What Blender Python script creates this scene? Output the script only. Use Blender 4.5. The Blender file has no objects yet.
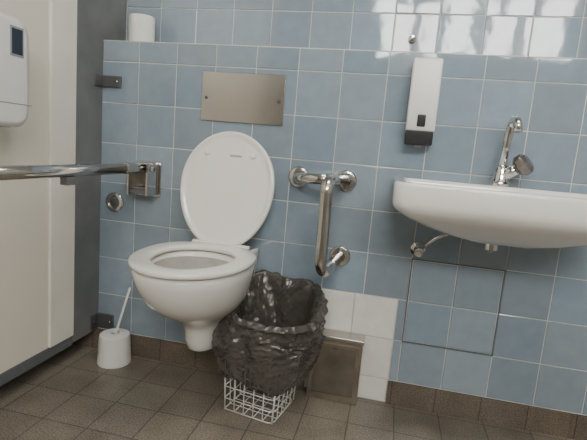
import bpy, bmesh, math, random, numpy as np
from mathutils import Matrix, Vector, noise
random.seed(7)
T=0.1525
PI=math.pi
C=bpy.context.collection
yaw,pitch,roll,f,D,H,XL,zb,hl=0.20354,0.15151,0.0841,459.58,1.61469,0.88452,-1.12293,0.08893,0.07593
cam=bpy.data.cameras.new('camera'); co=bpy.data.objects.new('camera',cam); C.objects.link(co)
RM=Matrix.Rotation(yaw,3,'Z')@Matrix.Rotation(math.pi/2-pitch,3,'X')@Matrix.Rotation(roll,3,'Z')
co.matrix_world=Matrix.Translation((0,-D,H))@RM.to_4x4()
cam.sensor_width=36; cam.lens=f/587*36; cam.clip_start=.01
bpy.context.scene.camera=co
CAM=Vector((0,-D,H))
# measuring helpers: where a line of sight meets a real plane of the room
def ray(px,py): return RM@Vector((px-293.5,-(py-220),-f))
def onY(px,py,y=0): d=ray(px,py); return CAM+d*((y-CAM.y)/d.y)
def onX(px,py,x): d=ray(px,py); return CAM+d*((x-CAM.x)/d.x)
def onZ(px,py,z): d=ray(px,py); return CAM+d*((z-CAM.z)/d.z)
# ---------- materials
def mat(n,c,rough=.5,metal=0,bump=0,bscale=50,coat=0,var=0,vscale=8,stretch=None,alpha=1):
    m=bpy.data.materials.new(n); m.use_nodes=True; N=m.node_tree.nodes; L=m.node_tree.links
    b=N['Principled BSDF']; b.inputs['Base Color'].default_value=(*c,1); b.inputs['Roughness'].default_value=rough
    b.inputs['Metallic'].default_value=metal; b.inputs['Coat Weight'].default_value=coat; b.inputs['Coat Roughness'].default_value=.05
    b.inputs['Alpha'].default_value=alpha
    tc=N.new('ShaderNodeTexCoord'); src=tc.outputs['Object']
    if stretch:
        mp=N.new('ShaderNodeMapping'); mp.inputs['Scale'].default_value=stretch; L.new(src,mp.inputs['Vector']); src=mp.outputs['Vector']
    if bump:
        t=N.new('ShaderNodeTexNoise'); t.inputs['Scale'].default_value=bscale; t.inputs['Detail'].default_value=4
        L.new(src,t.inputs['Vector'])
        q=N.new('ShaderNodeBump'); q.inputs['Strength'].default_value=bump; q.inputs['Distance'].default_value=.01
        L.new(t.outputs['Fac'],q.inputs['Height']); L.new(q.outputs['Normal'],b.inputs['Normal'])
    t=N.new('ShaderNodeTexNoise'); t.inputs['Scale'].default_value=vscale; t.inputs['Detail'].default_value=5
    L.new(src,t.inputs['Vector'])
    r=N.new('ShaderNodeValToRGB'); v=var or .04
    r.color_ramp.elements[0].position=.3; r.color_ramp.elements[1].position=.7
    r.color_ramp.elements[0].color=(*[x*(1-v) for x in c],1); r.color_ramp.elements[1].color=(*[min(1,x*(1+v)) for x in c],1)
    L.new(t.outputs['Fac'],r.inputs['Fac']); L.new(r.outputs['Color'],b.inputs['Base Color'])
    return m
def tile_mat():
    m=bpy.data.materials.new('glazed_tile'); m.use_nodes=True; N=m.node_tree.nodes; L=m.node_tree.links
    b=N['Principled BSDF']; a=N.new('ShaderNodeVertexColor'); a.layer_name='Col'
    tc=N.new('ShaderNodeTexCoord'); t=N.new('ShaderNodeTexNoise'); t.inputs['Scale'].default_value=22; t.inputs['Detail'].default_value=5
    L.new(tc.outputs['Object'],t.inputs['Vector'])
    mx=N.new('ShaderNodeMix'); mx.data_type='RGBA'; mx.blend_type='MULTIPLY'; mx.inputs[0].default_value=.22
    L.new(a.outputs['Color'],mx.inputs[6]); L.new(t.outputs['Fac'],mx.inputs[7]); L.new(mx.outputs[2],b.inputs['Base Color'])
    b.inputs['Roughness'].default_value=.06; b.inputs['IOR'].default_value=1.58
    t2=N.new('ShaderNodeTexNoise'); t2.inputs['Scale'].default_value=9; L.new(tc.outputs['Object'],t2.inputs['Vector'])
    q=N.new('ShaderNodeBump'); q.inputs['Strength'].default_value=.11; q.inputs['Distance'].default_value=.01
    L.new(t2.outputs['Fac'],q.inputs['Height']); L.new(q.outputs['Normal'],b.inputs['Normal'])
    return m
def floor_mat(name,c1,c2,grout,ofs=(0,0)):
    m=bpy.data.materials.new(name); m.use_nodes=True; N=m.node_tree.nodes; L=m.node_tree.links
    b=N['Principled BSDF']; tc=N.new('ShaderNodeTexCoord'); mp=N.new('ShaderNodeMapping')
    mp.inputs['Location'].default_value=(ofs[0],ofs[1],0)
    L.new(tc.outputs['Object'],mp.inputs['Vector'])
    br=N.new('ShaderNodeTexBrick'); br.offset=0; br.squash=1
    br.inputs['Scale'].default_value=1; br.inputs['Brick Width'].default_value=T; br.inputs['Row Height'].default_value=T
    br.inputs['Mortar Size'].default_value=.0024; br.inputs['Mortar Smooth'].default_value=.4; br.inputs['Bias'].default_value=0
    br.inputs['Color1'].default_value=(*c1,1); br.inputs['Color2'].default_value=(*c2,1); br.inputs['Mortar'].default_value=(*grout,1)
    L.new(mp.outputs['Vector'],br.inputs['Vector'])
    s=N.new('ShaderNodeTexNoise'); s.inputs['Scale'].default_value=210; s.inputs['Detail'].default_value=3; L.new(tc.outputs['Object'],s.inputs['Vector'])
    r=N.new('ShaderNodeValToRGB'); r.color_ramp.elements[0].position=.36; r.color_ramp.elements[0].color=(.45,.44,.43,1)
    r.color_ramp.elements[1].position=.64; r.color_ramp.elements[1].color=(1.5,1.5,1.46,1); L.new(s.outputs['Fac'],r.inputs['Fac'])
    mx=N.new('ShaderNodeMix'); mx.data_type='RGBA'; mx.blend_type='MULTIPLY'; mx.inputs[0].default_value=.72
    L.new(br.outputs['Color'],mx.inputs[6]); L.new(r.outputs['Color'],mx.inputs[7])
    g=N.new('ShaderNodeTexNoise'); g.inputs['Scale'].default_value=6; g.inputs['Detail'].default_value=7; L.new(tc.outputs['Object'],g.inputs['Vector'])
    r2=N.new('ShaderNodeValToRGB'); r2.color_ramp.elements[0].position=.3; r2.color_ramp.elements[0].color=(.68,.67,.66,1)
    r2.color_ramp.elements[1].position=.7; r2.color_ramp.elements[1].color=(1.15,1.15,1.15,1); L.new(g.outputs['Fac'],r2.inputs['Fac'])
    m2=N.new('ShaderNodeMix'); m2.data_type='RGBA'; m2.blend_type='MULTIPLY'; m2.inputs[0].default_value=1
    L.new(mx.outputs[2],m2.inputs[6]); L.new(r2.outputs['Color'],m2.inputs[7]); L.new(m2.outputs[2],b.inputs['Base Color'])
    b.inputs['Roughness'].default_value=.34
    q=N.new('ShaderNodeBump'); q.inputs['Strength'].default_value=.25; q.inputs['Distance'].default_value=.002; q.invert=True
    L.new(br.outputs['Fac'],q.inputs['Height']); L.new(q.outputs['Normal'],b.inputs['Normal'])
    return m
M=dict(
 tile=tile_mat(), grout=mat('grout',(.60,.59,.55),.8,var=.15),
 floor=floor_mat('floor_tile',(.275,.24,.197),(.22,.192,.158),(.095,.083,.070)),
 base=floor_mat('skirting_tile',(.185,.150,.116),(.15,.124,.098),(.07,.06,.05)),
 cream=mat('cream_laminate',(.82,.77,.665),.35,var=.03,vscale=2), creaml=mat('cream_strip',(.87,.83,.74),.35),
 grey=mat('grey_paint',(.17,.176,.178),.42,bump=.12,bscale=90,var=.18,vscale=7),
 dark=mat('dark_metal',(.15,.15,.155),.35,metal=.6), black=mat('black_plastic',(.02,.02,.022),.25),
 knob=mat('smoked_knob',(.22,.20,.19),.12,metal=.8,var=.1),
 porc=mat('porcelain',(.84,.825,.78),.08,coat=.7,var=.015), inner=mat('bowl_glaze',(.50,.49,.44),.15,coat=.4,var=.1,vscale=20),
 seat=mat('seat_plastic',(.84,.825,.775),.18,coat=.4,var=.012), plastic=mat('white_plastic',(.81,.80,.77),.3,var=.02),
 steel=mat('brushed_steel',(.50,.475,.44),.22,metal=1,var=.12,vscale=4,bump=.05,bscale=7),
 bronze=mat('stained_steel',(.30,.262,.21),.34,metal=.85,var=.25,vscale=14,bump=.04,bscale=25), bronzed=mat('dark_stained_steel',(.25,.22,.18),.36,metal=.85,var=.3,vscale=9),
 chrome=mat('chrome',(.70,.69,.67),.10,metal=1,var=.05), tube=mat('satin_steel',(.62,.60,.57),.15,metal=1,var=.06,vscale=12),
 bag=mat('bin_liner',(.085,.077,.067),.20,bump=.35,bscale=24,var=.3,vscale=9,coat=.25,alpha=.88),
 wire=mat('white_wire',(.8,.8,.77),.4), paper=mat('tissue',(.86,.84,.80),.9,bump=.3,bscale=90), card=mat('cardboard',(.4,.32,.24),.9),
 wall=mat('painted_plaster',(.50,.49,.46),.8,bump=.1,bscale=60), logo=mat('logo_grey',(.16,.16,.18),.5),
 blueglass=mat('smoked_window',(.02,.03,.05),.08,coat=.5), greyp=mat('grey_plastic',(.30,.30,.31),.35), gapm=mat('gap_dark',(.13,.14,.15),.7))
# ---------- mesh helpers
W0={}
def mk(name,verts,faces,m,parent=None,smooth=True,mods=(),mats=None,midx=None):
    verts=[Vector(v) for v in verts]
    if parent is not None: o0=W0[parent.name]
    else:
        xs=[v.x for v in verts]; ys=[v.y for v in verts]; zs_=[v.z for v in verts]
        o0=Vector(((min(xs)+max(xs))/2,(min(ys)+max(ys))/2,min(zs_)))
    me=bpy.data.meshes.new(name); me.from_pydata([v-o0 for v in verts],[],faces)
    for k in (mats or [m]): me.materials.append(k)
    if midx:
        for q,i in zip(me.polygons,midx): q.material_index=i
    for q in me.polygons: q.use_smooth=smooth
    me.update()
    b=bmesh.new(); b.from_mesh(me); bmesh.ops.recalc_face_normals(b,faces=b.faces); b.to_mesh(me); b.free()
    o=bpy.data.objects.new(name,me); C.objects.link(o)
    W0[o.name]=o0
    if parent is not None: o.parent=parent; o.location=(0,0,0)
    else: o.location=o0
    for md in mods:
        if md[0]=='bevel':
            q=o.modifiers.new('b','BEVEL'); q.width=md[1]; q.segments=md[2]; q.limit_method='ANGLE'; q.angle_limit=math.radians(35)
        if md[0]=='wn': o.modifiers.new('w','WEIGHTED_NORMAL')
    return o
def thing(name,loc,label,cat,group=None):
    o=bpy.data.objects.new(name,None); C.objects.link(o); o.location=loc; W0[o.name]=Vector(loc); o.empty_display_size=.05
    o['label']=label; o['category']=cat
    if group:o['group']=group
    return o
def tag(o,label,cat,group=None):
    o['label']=label; o['category']=cat
    if group:o['group']=group
    return o
def struct(o): o['kind']='structure'; return o
BF=[(0,1,3,2),(4,6,7,5),(0,4,5,1),(2,3,7,6),(0,2,6,4),(1,5,7,3)]
def box(name,lo,hi,m,parent=None,bev=.003,seg=3):
    vs=[Vector((x,y,z)) for x in (lo[0],hi[0]) for y in (lo[1],hi[1]) for z in (lo[2],hi[2])]
    mods=[('bevel',bev,seg),('wn',)] if bev else []
    return mk(name,vs,BF,m,parent,smooth=bool(bev),mods=mods)
def loft(rings,closed_ends=(True,True),loop=True):
    vs=[];fs=[];n=len(rings[0])
    for r in rings: vs+=list(r)
    for i in range(len(rings)-1):
        for j in range(n if loop else n-1):
            k=(j+1)%n; fs.append((i*n+j,i*n+k,(i+1)*n+k,(i+1)*n+j))
    if closed_ends[0]: fs.append(tuple(range(n-1,-1,-1)))
    if closed_ends[1]: fs.append(tuple(range((len(rings)-1)*n,len(rings)*n)))
    return vs,fs
def fillet(pts,r,seg=8):
    pts=[Vector(q) for q in pts]; out=[pts[0]]
    for i in range(1,len(pts)-1):
        a,b,c=pts[i-1],pts[i],pts[i+1]; u=(a-b).normalized(); w=(c-b).normalized()
        r_=r[i-1] if isinstance(r,(list,tuple)) else r
        rr=min(r_,(a-b).length*.49,(c-b).length*.49); s=b+u*rr; e=b+w*rr
        kk=.5523*rr
        h1=s-u*kk; h2=e-w*kk
        for k in range(seg+1):
            t=k/seg; out.append(s*(1-t)**3+h1*3*t*(1-t)**2+h2*3*t*t*(1-t)+e*t**3)
    out.append(pts[-1]); return out
def sweep(pts,r,n=14):
    pts=[Vector(q) for q in pts]; rings=[]; prev=None
    for i,q in enumerate(pts):
        d=(pts[min(i+1,len(pts)-1)]-pts[max(i-1,0)]).normalized()
        if prev is None:
            up=Vector((0,0,1)) if abs(d.z)<.9 else Vector((1,0,0)); a=d.cross(up).normalized()
        else: a=(prev-d*prev.dot(d)).normalized()
        prev=a; b=d.cross(a); rr=r(i/(len(pts)-1)) if callable(r) else r
        rings.append([q+(a*math.cos(2*PI*k/n)+b*math.sin(2*PI*k/n))*rr for k in range(n)])
    return loft(rings)
def tube(name,pts,r,m,parent=None,fr=0,n=14,seg=8):
    q=fillet(pts,fr,seg) if fr else pts
    v,fc=sweep(q,r,n); return mk(name,v,fc,m,parent)
def multi(name,list_vf,m,parent=None,smooth=True,mods=()):
    V=[];F=[]
    for v,fc in list_vf:
        o=len(V); V+=list(v); F+=[tuple(i+o for i in q) for q in fc]
    return mk(name,V,F,m,parent,smooth,mods)
def cube_vf(lo,hi): return ([Vector((x,y,z)) for x in (lo[0],hi[0]) for y in (lo[1],hi[1]) for z in (lo[2],hi[2])],BF)
def lathe(name,prof,base,axis,m,parent=None,n=40,sharp=True,flat=False):
    ax=Vector(axis).normalized(); a=ax.orthogonal().normalized(); b=ax.cross(a); base=Vector(base)
    rings=[[base+ax*h+(a*math.cos(2*PI*k/n)+b*math.sin(2*PI*k/n))*max(r,.0002) for k in range(n)] for r,h in prof]
    v,fc=loft(rings); return mk(name,v,fc,m,parent,smooth=not flat,mods=[('bevel',.0012,2),('wn',)] if sharp else ())
# ---------- tiled walls
BLUE=(.292,.368,.438)
def tcol(kind):
    k=random.uniform(.88,1.10)
    if kind=='w': k=min(k+.06,1); return (.93*k,.91*k,.86*k)
    h=random.uniform(-.012,.012); return (BLUE[0]*k+h,BLUE[1]*k,BLUE[2]*k-h)
def tiles(name,rects,y,slab,parent=None,tilt=.006):
    vs=[];fs=[];mi=[];cols=[]
    def addbox(lo,hi):
        o=len(vs); vs.extend(cube_vf(lo,hi)[0])
        for q in BF: fs.append(tuple(i+o for i in q)); mi.append(1); cols.append((.5,.5,.5))
    for s in slab: addbox(*s)
    g=.0017; ch=.0015
    for x0,x1,z0,z1,kd in rects:
        gg=.0024 if kd=='w' else g
        x0+=gg;x1-=gg;z0+=gg;z1-=gg; c=tcol(kd); tx=random.gauss(0,tilt)*(x1-x0)/2; tz=random.gauss(0,tilt)*(z1-z0)/2
        o=len(vs)
        vs.extend([Vector((a,y+.004,b)) for a,b in ((x0,z0),(x1,z0),(x1,z1),(x0,z1))])
        for a,b,sx,sz in ((x0,z0,-1,-1),(x1,z0,1,-1),(x1,z1,1,1),(x0,z1,-1,1)): vs.append(Vector((a,y+ch*.8+tx*sx*.5+tz*sz*.5,b)))
        for a,b,sx,sz in ((x0+ch,z0+ch,-1,-1),(x1-ch,z0+ch,1,-1),(x1-ch,z1-ch,1,1),(x0+ch,z1-ch,-1,1)): vs.append(Vector((a,y+tx*sx+tz*sz,b)))
        for j in range(4):
            k=(j+1)%4
            fs.append((o+j,o+k,o+4+k,o+4+j)); fs.append((o+4+j,o+4+k,o+8+k,o+8+j)); mi.extend([0,0]); cols.extend([c,c])
        fs.append((o+8,o+9,o+10,o+11)); mi.append(0); cols.append(c)
    ob=mk(name,vs,fs,None,parent,smooth=False,mats=[M['tile'],M['grout']],midx=mi)
    ca=ob.data.color_attributes.new('Col','FLOAT_COLOR','CORNER')
    for q,c in zip(ob.data.polygons,cols):
        for li in q.loop_indices: ca.data[li].color=(*c,1)
    return ob
zl=zb+7*T+hl; XR=XL+18*T; XLL=XL-8*T; CEIL=2.75; YR=-3.3
def nx(n): return XL+n*T
def rz(k): return zb+k*T
SH=.030
rects=[]
for n in range(-8,18):
    for k in range(7):
        if n in(8,9) and k in (1,2): continue
        if (n,k) in {(5,1),(6,1),(7,1),(6,0),(7,0)}: continue
        e=nx(n+1)-(SH if (n,k) in {(4,1),(5,0)} else 0)
        rects.append((nx(n),e,rz(k),rz(k+1),'b'))
    rects.append((nx(n),nx(n+1),rz(7),zl,'b'))
for k,ns in ((1,(5,6,7)),(0,(6,7))):
    for n in ns: rects.append((nx(n)-SH,nx(n+1)-SH,rz(k),rz(k+1),'w'))
    rects.append((nx(8)-SH,nx(8),rz(k),rz(k+1),'b'))
for n in (6,7): rects.append((nx(n)-SH,nx(n+1)-SH,0,zb,'w'))
struct(tiles('wall_back',rects,0,[((XLL,.0022,0),(XR,.15,zl-.004))]))
struct(box('trim_1',(XLL,.001,zl-.004),(XR,.15,zl+.001),M['grout'],bev=0))
zu=onY(200,9,.15).z%T
rects=[]
k0=int((zl-zu)/T)
for n in range(-8,18):
    for k in range(k0,int((CEIL-zu)/T)+1):
        a=max(zl,zu+k*T); b=min(CEIL,zu+(k+1)*T)
        if b-a>.01: rects.append((nx(n),nx(n+1),a,b,'b'))
struct(tiles('wall_back_upper',rects,.15,[((XLL,.1522,zl-.004),(XR,.25,CEIL))],tilt=.009))
fr=thing('access_panel',((nx(8)+nx(10))/2,0,rz(1)),'square access panel of blue tiles outlined by a thin dark gap under the washbasin','panel')
fw=.0045
tiles('tile_face',[(nx(8+i)+(fw if i==0 else 0),nx(9+i)-(fw if i==1 else 0),rz(1+j)+(fw if j==0 else 0),rz(2+j)-(fw if j==1 else 0),'b') for i in(0,1) for j in (0,1)],-.003,[((nx(8)+fw,0,rz(1)+fw),(nx(10)-fw,.0022,rz(3)-fw))],fr,tilt=.002)
a0,a1,b0,b1=nx(8),nx(10),rz(1),rz(3)
multi('panel_frame',[cube_vf((a0-.001,-.0015,b0-.001),(a0+fw-.001,.002,b1+.001)),cube_vf((a1-fw+.001,-.0015,b0-.001),(a1+.001,.002,b1+.001)),cube_vf((a0-.001,-.0015,b0-.001),(a1+.001,.002,b0+fw-.001)),cube_vf((a0-.001,-.0015,b1-fw+.001),(a1+.001,.002,b1+.001))],M['gapm'],fr,smooth=False)
def skirt(name,x0,x1):
    L=[]; x=x0
    while x<x1-.01:
        e=min(x+T,x1); L.append(cube_vf((x+.001,-.008,0),(e-.001,.001,zb-.002))); x=e
    L.append(cube_vf((x0,-.006,0),(x1,.001,zb-.003)))
    struct(multi(name,L,M['base'],smooth=False))
skirt('baseboard_left',XLL,nx(6)-SH); skirt('baseboard_right',nx(8)-SH,XR)
struct(box('floor',(XLL-.1,YR-.1,-.1),(XR+.1,.3,0),M['floor'],bev=0))
struct(box('ceiling',(XLL-.1,YR-.1,CEIL),(XR+.1,.3,CEIL+.1),M['wall'],bev=0))
struct(box('wall_right',(XR,YR,0),(XR+.1,.25,CEIL),M['wall'],bev=0))
struct(box('wall_far_left',(XLL-.1,YR,0),(XLL,.25,CEIL),M['wall'],bev=0))
wx0,wx1,wz0,wz1=-.35,1.5,1.90,2.62
struct(multi('wall_rear',[cube_vf((XLL,YR-.1,0),(XR,YR,wz0)),cube_vf((XLL,YR-.1,wz1),(XR,YR,CEIL)),cube_vf((XLL,YR-.1,wz0),(wx0,YR,wz1)),cube_vf((wx1,YR-.1,wz0),(XR,YR,wz1))],M['wall'],smooth=False))
em=bpy.data.materials.new('daylight_pane'); em.use_nodes=True; bs=em.node_tree.nodes['Principled BSDF']
bs.inputs['Emission Color'].default_value=(1,.98,.94,1); bs.inputs['Emission Strength'].default_value=26; bs.inputs['Base Color'].default_value=(.8,.8,.8,1)
struct(box('window_1',(wx0,YR-.08,wz0),(wx1,YR-.06,wz1),em,bev=0))
L=[]
for a in np.linspace(wx0,wx1,6): a=float(a); L.append(cube_vf((a-.05,YR-.05,wz0),(a+.05,YR+.01,wz1)))
for a in (wz0,wz1): L.append(cube_vf((wx0,YR-.05,a-.03),(wx1,YR+.01,a+.03)))
struct(multi('trim_2',L,M['wall'],smooth=False))
gap=.115
yA=-.149; yB=-.274
struct(box('trim_3',(XL-.035,yA,gap-.03),(XL+.001,.149,2.2),M['grey'],bev=.002))
struct(box('trim_4',(XL-.03,yB,gap),(XL+.004,yA-.001,2.2),M['creaml'],bev=.004))
struct(box('wall_left',(XL-.03,-2.2,gap),(XL-.004,yB-.002,2.2),M['cream'],bev=.002))
struct(box('trim_5',(XL-.028,-2.2,gap-.04),(XL-.002,yA-.002,gap),M['gapm'],bev=.002))
def bracket(px0,px1,py0,py1,label):
    z1=onY(110,py0).z; z0=onY(110,py1).z; x1=onY(px1,(py0+py1)/2).x
    t=thing('partition_bracket',(XL+.02,0,z0),label,'bracket','partition wall brackets')
    box('wall_flange',(XL+.006,-.012,z0),(x1,-.0005,z1),M['dark'],t,bev=.002)
    box('partition_flange',(XL+.0015,-.05,z0),(XL+.008,-.0005,z1),M['dark'],t,bev=.002)
    lathe('screw',[(.0,0),(.006,0),(.006,.002),(.003,.004),(0,.004)],(x1-.015,-.012,(z0+z1)/2),(0,-1,0),M['steel'],t,n=16)
    lathe('screw',[(.0,0),(.006,0),(.006,.002),(.003,.004),(0,.004)],(XL+.008,-.035,(z0+z1)/2),(1,0,0),M['dark'],t,n=16)
bracket(97,122,76,87,'dark metal bracket joining grey post to wall high up near the toilet roll')
bracket(93,114,314,328,'dark metal bracket joining grey post to wall low down beside the toilet brush')
# paper towel dispenser on partition
xf_=XL+.105; yf=-.473; zt=1.171; zbm=.881
t=thing('paper_dispenser',(XL,yf-.13,zbm),'large white paper dispenser with dark sight window mounted on cream partition','dispenser')
w=.27
def rrect(y0,y1,z0,z1,r,x,n=6):
    out=[]
    for cy,cz,a0 in ((y1-r,z1-r,0),(y0+r,z1-r,90),(y0+r,z0+r,180),(y1-r,z0+r,270)):
        for k in range(n+1):
            a=math.radians(a0+90*k/n); out.append(Vector((x,cy+r*math.cos(a),cz+r*math.sin(a))))
    return out
rings=[rrect(yf-w,yf,zbm+.02,zt,.03,XL+.001),rrect(yf-w,yf,zbm+.005,zt,.035,XL+.06),rrect(yf-w,yf,zbm,zt,.04,XL+.09),rrect(yf-w+.006,yf-.006,zbm+.006,zt-.006,.04,XL+.102),rrect(yf-w+.018,yf-.018,zbm+.018,zt-.018,.035,XL+.106)]
v,fc=loft(rings); mk('body',v,fc,M['plastic'],t)
a=onX(11,27,xf_); b=onX(22,56,xf_)
y0,y1=sorted((a.y,b.y))
box('sight_window',(XL+.104,y0,b.z),(XL+.109,y1,a.z),M['blueglass'],t,bev=.002)
box('window_bezel',(XL+.103,y0-.005,b.z-.006),(XL+.1075,y1+.005,a.z+.006),M['greyp'],t,bev=.002)
box('seam',(XL+.05,yf-w-.001,zbm+.062),(XL+.1065,yf+.0005,zbm+.065),M['greyp'],t,bev=0)
box('paper_slot',(XL+.03,yf-w+.04,zbm-.001),(XL+.075,yf-.04,zbm+.012),M['black'],t,bev=.002)
# flush plate
px0,px1,pz0,pz1=-.713,-.40,.963,1.138
t=thing('flush_plate',((px0+px1)/2,0,pz0),'brushed steel rectangular cover plate on the blue tiles above the toilet','plate')
box('plate',(px0,-.006,pz0),(px1,-.0005,pz1),M['steel'],t,bev=.0025)
for x in (px0+.02,px1-.02):
    lathe('screw',[(0,0),(.006,0),(.006,.0015),(.003,.003),(0,.003)],(x,-.006,(pz0+pz1)/2-.005),(0,-1,0),M['dark'],t,n=16)
# ---------- toilet
Xt=-.564; yh=-.125; zs=.542; ltz=.930
t=thing('toilet',(Xt,0,zs-.36),'white wall-hung toilet with its oval lid raised against the blue tiles','toilet')
zr=zs-.024
def dring(hw,yf,yb,hwr,z,n=64,ym=None):
    ym=ym if ym is not None else yf+ (yb-yf)*.42
    out=[]
    nf=n//2
    for k in range(nf+1):
        a=PI*k/nf; out.append(Vector((Xt+hw*math.cos(a),ym-(ym-yf)*math.sin(a)**.95,z)))
    nb=n-nf-1
    m=nb//3
    for k in range(1,m+1):
        s=k/(m+1); out.append(Vector((Xt-(hwr+(hw-hwr)*(math.cos(PI*s)*.5+.5)),ym+(yb-ym)*s,z)))
    mid=nb-2*m
    for k in range(mid):
        s=(k/(mid-1))*2-1; out.append(Vector((Xt+hwr*s,yb,z)))
    for k in range(m,0,-1):
        s=k/(m+1); out.append(Vector((Xt+(hwr+(hw-hwr)*(math.cos(PI*s)*.5+.5)),ym+(yb-ym)*s,z)))
    return out
Yf=-.545
def el(a,bf,bb,yc,z,n=64):
    out=[]
    nf=n//2
    for k in range(nf+1):
        g=PI*k/nf; out.append(Vector((Xt+a*math.cos(g),yc-bf*math.sin(g),z)))
    for k in range(1,n-nf):
        g=PI+PI*k/(n-nf); out.append(Vector((Xt+a*math.cos(g),yc-bb*math.sin(g),z)))
    return out
yw=-.0005
spec=[(.045,Yf+.27,-.09,.04,-.315),(.056,Yf+.25,-.07,.05,-.303),(.063,Yf+.238,-.04,.055,-.273),(.067,Yf+.228,yw,.06,-.233),(.080,Yf+.205,yw,.07,-.203),(.105,Yf+.155,yw,.085,-.174),(.130,Yf+.10,yw,.098,-.144),(.151,Yf+.05,yw,.106,-.106),(.164,Yf+.02,yw,.110,-.065),(.171,Yf+.006,yw,.112,-.03),(.173,Yf+.002,yw,.112,-.012),(.170,Yf+.006,yw,.110,0)]
rings=[dring(a,b,c,d,zr+e) for a,b,c,d,e in spec]
yc=Yf+.225
rings.append(el(.130,.168,.12,yc,zr)); rings.append(el(.124,.161,.114,yc,zr-.012))
v,fc=loft(rings,(True,False)); mk('bowl',v,fc,M['porc'],t)
rr=[el(.1245,.1615,.1145,yc,zr-.011),el(.126,.16,.117,yc,zr-.04),el(.114,.142,.105,yc,zr-.08),el(.085,.105,.08,yc,zr-.13),el(.05,.06,.05,yc+.01,zr-.16),el(.03,.03,.03,yc+.02,zr-.17)]
v,fc=loft(rr,(False,True)); mk('bowl_interior',v,fc,M['inner'],t)
def outline(hw_,lf,lb,yc_,g,ex=2.0,exb=2.6):
    s=math.sin(g);c=math.cos(g)
    e=2/ex if s>0 else 2/exb
    return hw_*math.copysign(abs(c)**e,c), yc_-(lf if s>0 else lb)*math.copysign(abs(s)**e,s)
n=80; rings=[]
yo=Yf-.008; ycs=yo+.225; lb=(yh-.005)-ycs
m=16
for k in range(n):
    g=2*PI*k/n
    xo,yy=outline(.180,.225,lb,ycs,g); xi,yi=outline(.118,.163,lb-.066,ycs,g,2,2.2)
    ov=Vector((xo,yy)); iv=Vector((xi,yi)); c=(ov+iv)/2; h=(ov-iv)/2; ring=[]
    for j in range(m):
        a=2*PI*j/m; ca=math.copysign(abs(math.cos(a))**.5,math.cos(a)); sa=math.copysign(abs(math.sin(a))**.6,math.sin(a))
        q2=c+h*ca; ring.append(Vector((Xt+q2.x,q2.y,zs-.010+.0100*sa)))
    rings.append(ring)
v,fc=loft(rings,(False,False))
for j in range(m): k=(j+1)%m; fc.append(((n-1)*m+j,(n-1)*m+k,k,j))
mk('seat',v,fc,M['seat'],t)
XtL=Xt-.006
base=Vector((XtL,yh+.012,zs-.022)); top=Vector((XtL,-.035,ltz)); up=(top-base); Ll=up.length; up.normalize(); nrm=Vector((0,-up.z,up.y))
def lidring(sc,off,n=72):
    out=[]
    for k in range(n):
        g=2*PI*k/n
        s=math.sin(g); c=math.cos(g)
        hwv=.174-sc; cy=Ll*.54
        if s>0: x=hwv*c; yv=cy+(Ll-cy-sc)*s
        else:
            e=2/2.4; x=hwv*math.copysign(abs(c)**e,c)*(1-.16*abs(s)**1.5); yv=cy-(cy-sc)*abs(s)**e
        out.append(base+Vector((x,0,0))+up*yv+nrm*off)
    return out
rings=[lidring(.004,-.012),lidring(0,-.009),lidring(0,.004),lidring(.003,.009),lidring(.010,.010),lidring(.016,.006),lidring(.03,.004),lidring(.09,.003)]
v,fc=loft(rings); lid=mk('lid',v,fc,M['seat'],t)
for sx in (-1,1):
    c=base+up*(Ll*.80)+Vector((sx*.086,0,0))+nrm*.003
    lathe('bumper',[(0,0),(.0105,0),(.0095,.008),(.006,.010),(0,.010)],c,nrm,M['seat'],t,n=20)
    c=Vector((Xt+sx*.075,yh+.012,zs-.012))
    lathe('hinge',[(0,-.03),(.011,-.03),(.011,.03),(0,.03)],c,(1,0,0),M['seat'],t,n=20)
pts=[]
for k in range(70):
    s=k/69; pts.append(base+up*(Ll*.79+.0035*math.sin(s*40))+Vector((-.002+.046*s+.002*math.sin(s*60),0,0))+nrm*.0042)
v,fc=sweep(pts,.0009,6); mk('maker_mark',v,fc,M['logo'],lid)
# round valve on wall
c=onY(115,202)
t=thing('flush_valve',(c.x,0,c.z-.03),'round chrome wall valve on the tiles under the folding rail bracket','valve')
lathe('rose',[(0,0),(.039,0),(.039,.005),(.035,.009),(.024,.010),(.022,.006),(0,.006)],(c.x,-.0005,c.z),(0,-1,0),M['chrome'],t)
lathe('button',[(0,.006),(.017,.006),(.017,.010),(.013,.012),(0,.012)],(c.x,-.0005,c.z),(0,-1,0),M['dark'],t)
# toilet brush
c=onZ(115,361,0); c=Vector((c.x,max(min(c.y,-.08),-.12),0))
t=thing('brush_holder',c,'white plastic toilet brush pot on the floor left of the toilet','holder')
lathe('pot',[(0,0),(.062,0),(.064,.004),(.058,.105),(.056,.116),(.048,.120),(.018,.122),(.018,.110),(.04,.10),(.045,.01),(0,.01)],c,(0,0,1),M['plastic'],t)
tp=onY(130,288,c.y)
t2=thing('toilet_brush',c+Vector((0,0,.012)),'thin white toilet brush handle leaning out of the white pot','brush')
tube('handle',[c+Vector((0,0,.05)),c+Vector((.004,0,.12)),tp],.0042,M['plastic'],t2,fr=.03,n=10)
lathe('bristle_head',[(0,0),(.025,.0),(.03,.02),(.03,.05),(.015,.06),(0,.06)],c+Vector((0,0,.012)),(0,0,1),M['plastic'],t2,n=24)
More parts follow.
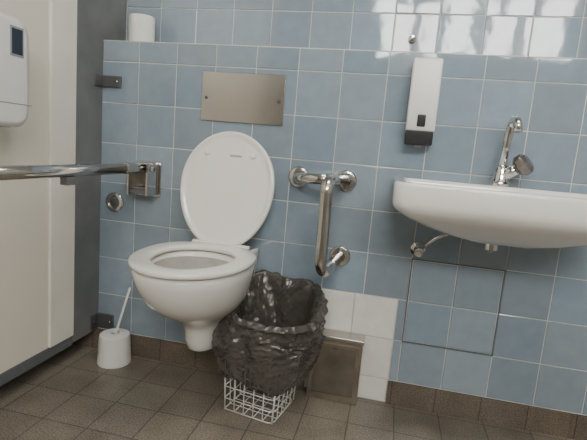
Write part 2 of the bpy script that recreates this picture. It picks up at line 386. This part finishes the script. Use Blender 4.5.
# toilet roll on ledge
c=onY(142,30,.06)
t=thing('toilet_roll',(c.x,.06,zl+.001),'white toilet paper roll standing on the tiled ledge above the toilet','toilet roll')
def vr(prof):
    return loft([[Vector((c.x+r_*math.cos(2*PI*k/48),.06+r_*math.sin(2*PI*k/48),zl+.001+h)) for k in range(48)] for r_,h in prof],(False,False))
vv,ff=vr([(.02,0),(.0455,0),(.047,.004),(.047,.098),(.0455,.102),(.02,.102)]); mk('paper',vv,ff,M['paper'],t)
vv,ff=vr([(.020,0),(.020,.102),(.0185,.102),(.0185,0)]); mk('core',vv,ff,M['card'],t)
# folding rail
w0=onY(138,163);w1=onY(160,196); zt=w0.z; zb2=w1.z; xl=onY(140,180).x; xr=onY(158,180).x; xm=(xl+xr)/2
zend=onX(0,173,xm)
t=thing('folding_rail',(xm,0,zb2),'long horizontal steel grab rail reaching out from wall bracket left of the toilet','grab rail')
box('wall_plate',(xl-.014,-.006,zb2-.004),(xr+.014,-.0005,zt+.010),M['tube'],t,bev=.002)
box('wall_plate',(xl-.006,-.014,zb2+.003),(xr+.006,-.005,zt+.002),M['steel'],t,bev=.002)
box('ear',(xl-.004,-.085,zb2+.004),(xl+.004,-.013,zt+.002),M['tube'],t,bev=.0015)
box('ear',(xr-.004,-.085,zb2+.004),(xr+.004,-.013,zt+.002),M['tube'],t,bev=.0015)
za=zt-.014
slope=(zend.z-za)/(-zend.y)
tube('rail_tube',[(xm,-.03,za),(xm,-.9,za+.87*slope)],.0180,M['tube'],t,n=28)
box('hinge_sleeve',(xm-.023,-.18,za-.012),(xm+.023,-.014,za+.021),M['tube'],t,bev=.004)
tube('pivot_pin',[(xl-.011,-.055,za),(xr+.011,-.055,za)],.010,M['chrome'],t,n=16)
box('stop_plate',(xl+.004,-.075,zb2+.008),(xr-.004,-.030,zb2+.030),M['dark'],t,bev=.002)
cl=onX(68,178,xm)
box('clamp',(xm-.012,cl.y-.02,cl.z-.020),(xm+.012,cl.y+.02,cl.z+.004),M['dark'],t,bev=.003)
# angled grab bar
fl=onY(299,177);frr=onY(346,181);fb=onY(340,256)
t=thing('grab_bar',(frr.x,0,fb.z),'bent three-point steel grab bar fixed to the wall right of the toilet','grab bar')
ap=onY(327,179,-.2); bp=onY(319,277,-.2)
for q in (fl,frr,fb):
    lathe('flange',[(0,0),(.038,0),(.038,.005),(.034,.010),(.024,.012),(0,.012)],(q.x,-.0005,q.z),(0,-1,0),M['tube'],t)
tube('main_tube',[(frr.x,-.004,frr.z),(ap.x,-.19,ap.z),(bp.x,-.19,bp.z),(fb.x,-.004,fb.z)],.0202,M['tube'],t,fr=(.045,.060),n=32,seg=18)
tube('side_strut',[(fl.x,-.004,fl.z),(fl.x+.012,-.07,fl.z),(ap.x-.004,-.165,ap.z-.003)],.0180,M['tube'],t,fr=.03,n=24,seg=8)
# ---------- basin
TOP=onY(399,176).z; W=.62; X0=.005; X1=X0+W; DP=.40
xc=(X0+X1)/2
t=thing('washbasin',(xc,0,TOP-.16),'white wall-mounted ceramic washbasin below the soap dispenser','washbasin')
def bring(ix,iyf,iyb,z,r,n=12):
    x0=X0+ix;x1=X1-ix;y1=-.0005-iyb;y0=-DP+iyf
    out=[]
    for cx,cy,a0,rr in ((x1,y1,0,min(r,.02)),(x0,y1,90,min(r,.02)),(x0,y0,180,r),(x1,y0,270,r)):
        sx=1 if a0 in(0,270) else -1; sy=1 if a0 in (0,90) else -1
        for k in range(n+1):
            a=math.radians(a0+90*k/n); px_=cx-sx*rr+rr*math.cos(a); py_=cy-sy*rr+rr*math.sin(a)
            b=-.014*(1-((px_-xc)/(W/2))**2) if sy<0 else 0
            out.append(Vector((px_,py_+b,z)))
    i=3*(n+1); front=[]
    a=out[2*(n+1)+n]; b_=out[i]
    for k in range(1,14):
        s=k/14; px_=a.x+(b_.x-a.x)*s; front.append(Vector((px_,y0-.014*(1-((px_-xc)/(W/2))**2),z)))
    return out[:i]+front+out[i:]
R_=[(.27,.18,.14,-.158,.04),(.24,.155,.11,-.157,.045),(.20,.13,.08,-.152,.05),(.14,.098,.05,-.136,.05),(.085,.068,.025,-.117,.048),(.042,.038,.01,-.098,.045),(.018,.016,0,-.082,.042),(.007,.007,0,-.072,.038),(.002,.002,0,-.062,.036),(.0005,.0005,0,-.052,.034),(0,0,0,-.007,.034),(.002,.002,0,-.002,.033),(.006,.006,0,0,.032),(.028,.028,.10,0,.04),(.034,.034,.106,-.004,.04),(.045,.045,.115,-.03,.05),(.07,.07,.125,-.07,.06),(.12,.11,.14,-.10,.06),(.24,.17,.16,-.112,.03)]
v,fc=loft([bring(a,b,c,TOP+d,r) for a,b,c,d,r in R_]); mk('basin',v,fc,M['porc'],t)
dq=onY(487,252,-.16)
lathe('waste_fitting',[(0,0),(.014,0),(.020,.006),(.020,.026),(.024,.028),(.024,.045),(0,.045)],(dq.x,-.2,TOP-.188),(0,0,1),M['chrome'],t,n=24)
q=onY(500,182,-.06); tx=q.x
t=thing('tap',(tx,-.06,TOP),'chrome tap with tall curved spout standing on the washbasin','tap')
lathe('base',[(0,0),(.031,0),(.031,.008),(.025,.016),(.022,.036),(.019,.056),(.013,.066),(0,.066)],(tx,-.06,TOP),(0,0,1),M['chrome'],t,n=28)
sp=onY(508,120,-.08)
tube('spout',[(tx-.002,-.06,TOP+.04),(tx+.004,-.062,sp.z-.04),(tx+.008,-.072,sp.z),(tx+.012,-.112,sp.z+.004),(tx+.014,-.128,sp.z-.035)],.0125,M['chrome'],t,fr=.024,n=18)
kn=onY(523,165,-.09)
tube('valve_body',[(tx,-.06,TOP+.024),(kn.x-.008,-.085,kn.z-.006)],.019,M['chrome'],t,n=20)
ax=(Vector((kn.x,-.09,kn.z))-Vector((tx,-.06,TOP+.022))).normalized()
lathe('handle',[(0,-.020),(.024,-.020),(.034,-.009),(.034,.011),(.024,.021),(0,.022)],(kn.x,-.09,kn.z),ax,M['knob'],t,n=8,flat=True)
# soap dispenser
x0=onY(404,140).x; x1=onY(438,100,-.05).x
z0=onY(418,145,-.04).z; z1=onY(425,59,-.06).z
t=thing('soap_dispenser',((x0+x1)/2,0,z0),'tall white soap dispenser with black nozzle end mounted left of the tap','soap dispenser')
def rr2(x0,x1,y0,y1,z,r,n=5):
    out=[]
    for cx,cy,a0 in ((x1-r,y1-r,0),(x0+r,y1-r,90),(x0+r,y0+r,180),(x1-r,y0+r,270)):
        for k in range(n+1):
            a=math.radians(a0+90*k/n); out.append(Vector((cx+r*math.cos(a),cy+r*math.sin(a),z)))
    return out
rg=[rr2(x0+.001,x1-.001,-.079,-.0005,z0+.044,.005),rr2(x0,x1,-.082,-.0005,z0+.048,.006),rr2(x0,x1,-.084,-.0005,z0+.12,.006),rr2(x0,x1,-.085,-.0005,z1-.008,.006),rr2(x0+.001,x1-.001,-.084,-.0005,z1-.002,.006),rr2(x0+.004,x1-.004,-.080,-.0005,z1,.006)]
v,fc=loft(rg); mk('body',v,fc,M['plastic'],t)
box('nozzle_cover',(x0+.001,-.078,z0),(x1-.003,-.0005,z0+.045),M['black'],t,bev=.004)
box('nozzle',((x0+x1)/2-.012,-.06,z0-.008),((x0+x1)/2+.012,-.03,z0+.002),M['greyp'],t,bev=.003)
cx=(x0+x1)/2
box('level_window',(cx-.013,-.0875,z0+.056),(cx+.013,-.080,z0+.094),M['black'],t,bev=.004)
c=onY(412,40,.15)
t=thing('wall_hook',(c.x,.15,c.z-.012),'small chrome knob on the upper tiles above the soap dispenser','hook')
lathe('rose',[(0,0),(.014,0),(.014,.004),(.006,.006),(0,.006)],(c.x,.1495,c.z),(0,-1,0),M['chrome'],t,n=24)
lathe('knob',[(0,.005),(.006,.005),(.006,.014),(.011,.018),(.011,.024),(0,.027)],(c.x,.1495,c.z),(0,-1,0),M['chrome'],t,n=24)
# angle valve
c=onY(418,249); e=onY(438,237,-.05)
t=thing('angle_valve',(c.x,0,c.z-.02),'chrome angle valve on the tiles under left end of the washbasin','valve')
lathe('rose',[(0,0),(.026,0),(.026,.004),(.016,.012),(0,.012)],(c.x,-.0005,c.z),(0,-1,0),M['chrome'],t,n=28)
lathe('valve_body',[(0,.01),(.011,.01),(.011,.045),(0,.045)],(c.x,-.0005,c.z),(0,-1,0),M['chrome'],t,n=20)
lathe('valve_knob',[(0,.045),(.015,.045),(.017,.05),(.015,.064),(0,.066)],(c.x,-.0005,c.z),(0,-1,0),M['chrome'],t,n=10)
tube('supply_pipe',[(c.x,-.035,c.z),(e.x,-.045,e.z),(e.x+.03,-.05,e.z+.012)],.0065,M['chrome'],t,fr=.02,n=12)
# sanitary bin box
x0=onY(308,370,-.06).x; x1=onY(360,370,-.06).x; zt=onY(340,342,-.07).z
t=thing('sanitary_bin',((x0+x1)/2,-.04,0),'worn grey-brown metal bin box standing against white tiles by the bag','bin')
box('body',(x0,-.062,0),(x1,-.009,zt),M['bronze'],t,bev=.003)
box('lid',(x0-.005,-.075,zt+.001),(x1+.005,-.006,zt+.017),M['steel'],t,bev=.004)
fz0,fz1=.020,zt-.014; fx0,fx1=x0+.009,x1-.009; fwid=.009
multi('door_frame',[cube_vf((fx0,-.068,fz0),(fx0+fwid,-.061,fz1)),cube_vf((fx1-fwid,-.068,fz0),(fx1,-.061,fz1)),cube_vf((fx0+fwid,-.068,fz0),(fx1-fwid,-.061,fz0+fwid)),cube_vf((fx0+fwid,-.068,fz1-fwid),(fx1-fwid,-.061,fz1))],M['bronze'],t,smooth=False)
box('door_panel',(fx0+fwid+.001,-.066,fz0+fwid+.001),(fx1-fwid-.001,-.061,fz1-fwid-.001),M['bronzed'],t,bev=.001)
box('latch',((x0+x1)/2-.010,-.0705,fz1-.018),((x0+x1)/2+.010,-.065,fz1-.010),M['dark'],t,bev=.001)
# wire basket
a=onZ(221,408,0);b=onZ(268,424,0);c=onZ(297,402,0); d=a+(c-b)
ctr=(a+b+c+d)/4; ang=math.atan2(b.y-a.y,b.x-a.x); sxh=(b-a).length/2; syh=(c-b).length/2; sxh=min(max(sxh,.088),.11); syh=min(max(syh,.088),.11)
t=thing('wire_basket',(ctr.x,ctr.y,0),'white wire waste basket standing under the dark bag beside the toilet','basket')
ux=Vector((math.cos(ang),math.sin(ang),0)); uy=Vector((-ux.y,ux.x,0))
HB=.185
def bp_(u,w_,z):
    s=1+.08*z/HB
    return Vector((ctr.x,ctr.y,0))+ux*(u*sxh*s)+uy*(w_*syh*s)+Vector((0,0,z))
W_=[]
for z in (.005,.045,.088,.135):
    W_.append(sweep(fillet([bp_(-1,-1,z),bp_(1,-1,z),bp_(1,1,z),bp_(-1,1,z),bp_(-1,-1,z)],.02,4),.0021,6))
for k in range(6):
    u=-.98+1.96*k/5
    for s in (-1,1):
        W_.append(sweep([bp_(u,s,.004),bp_(u,s,HB)],.0020,6)); W_.append(sweep([bp_(s,u,.004),bp_(s,u,HB)],.0020,6))
    if 0<k<5: W_.append(sweep([bp_(u,-1,.004),bp_(u,1,.004)],.0017,6)); W_.append(sweep([bp_(-1,u,.006),bp_(1,u,.006)],.0017,6))
multi('wire_grid',W_,M['wire'],t)
v,fc=sweep(fillet([bp_(-1,-1,HB),bp_(1,-1,HB),bp_(1,1,HB),bp_(-1,1,HB),bp_(-1,-1,HB)],.03,5),.0035,8); mk('rim_wire',v,fc,M['wire'],t)
# bag: outer drape, a lip that rolls outward, and an inside that drops into the basket
zrim=onY(268,292,ctr.y).z-.008
def ridge(p,sc,off): return 1-2*abs(noise.noise(Vector((p[0]*sc+off,p[1]*sc-off,p[2]*sc+off*.7))))
def bagpt(th,s,inside=False):
    z0=.122; z=z0+(zrim-z0)*s
    if not inside:
        base=.126+.046*math.sin(min(1,s*1.5)*PI/2)**.8-.006*max(0,(s-.75)/.25)
    else:
        q=(1-s); base=.166-.018*(1-math.exp(-q*9))-.052*q-.003
    c,s_=math.cos(th),math.sin(th)
    e=3.0; rr=(abs(c)**e+abs(s_)**e)**(-1/e); base*=(rr*.5+.5)
    d=Vector((c,s_,0)); x=c*.17; y=s_*.17
    wv=.05*noise.noise(Vector((x*5,y*5,z*5+9)))
    nz=noise.noise(Vector((x*7,y*7,z*4+3)))*.018
    cr=(ridge((x+wv,y-wv,z*.28),15,17)-.5)*.010
    cr+=(ridge((x+z*.55+wv,y-z*.4,z*.2),24,4)-.5)*.009*(.5+.5*math.sin(th*3+1))
    cr+=(ridge((x-z*.8,y+z*.7-wv,z*.3),36,9)-.5)*.0055
    cr+=(ridge((x+z,y-z+wv,z*.5),62,2)-.5)*.0022
    r_=base+(nz+cr)*(1 if not inside else .7)
    if not inside: r_+=.012*math.exp(-((s-.93)/.05)**2)
    rimz=.008*math.sin(th*2+.6)+.022*noise.noise(Vector((c*1.4,s_*1.4,1)))+.034*s_-.016*c+.010*noise.noise(Vector((c*5,s_*5,7)))
    z+=rimz*s*s
    if inside: z=max(z,HB+.012) if s<.35 else z
    if s<.15 and not inside: z+=(.012*math.sin(th*3+1)+.005*math.sin(th*9))*(1-s/.15)
    sx=1.05 if c>0 else 1.03
    return Vector((ctr.x+.006,ctr.y,z))+(ux*d.x*sx+uy*d.y*.96)*max(r_,.02)
n=360; rings=[]
for i in range(100): rings.append([bagpt(2*PI*k/n,i/99) for k in range(n)])
for i in range(50):
    s=1-(i+1)/50*.74; rings.append([bagpt(2*PI*k/n,s,True) for k in range(n)])
v,fc=loft(rings,(False,True)); bag=mk('bin_bag',v,fc,M['bag'])
tag(bag,'dark grey crumpled plastic bin bag lining the white wire basket','bin bag')
# ---------- lights
def area(name,loc,rot,sx,sy,pw,col=(1,1,1)):
    l=bpy.data.lights.new(name,'AREA'); l.shape='RECTANGLE'; l.size=sx; l.size_y=sy; l.energy=pw; l.color=col
    o=bpy.data.objects.new(name,l); C.objects.link(o); o.location=loc; o.rotation_euler=rot; return o
area('ceiling_lamp',(.3,-1.1,CEIL-.03),(0,0,0),1.0,.4,20,(1,.965,.90))
w=bpy.data.worlds.new('w'); bpy.context.scene.world=w; w.use_nodes=True; w.node_tree.nodes['Background'].inputs[0].default_value=(.8,.85,.9,1); w.node_tree.nodes['Background'].inputs[1].default_value=.3
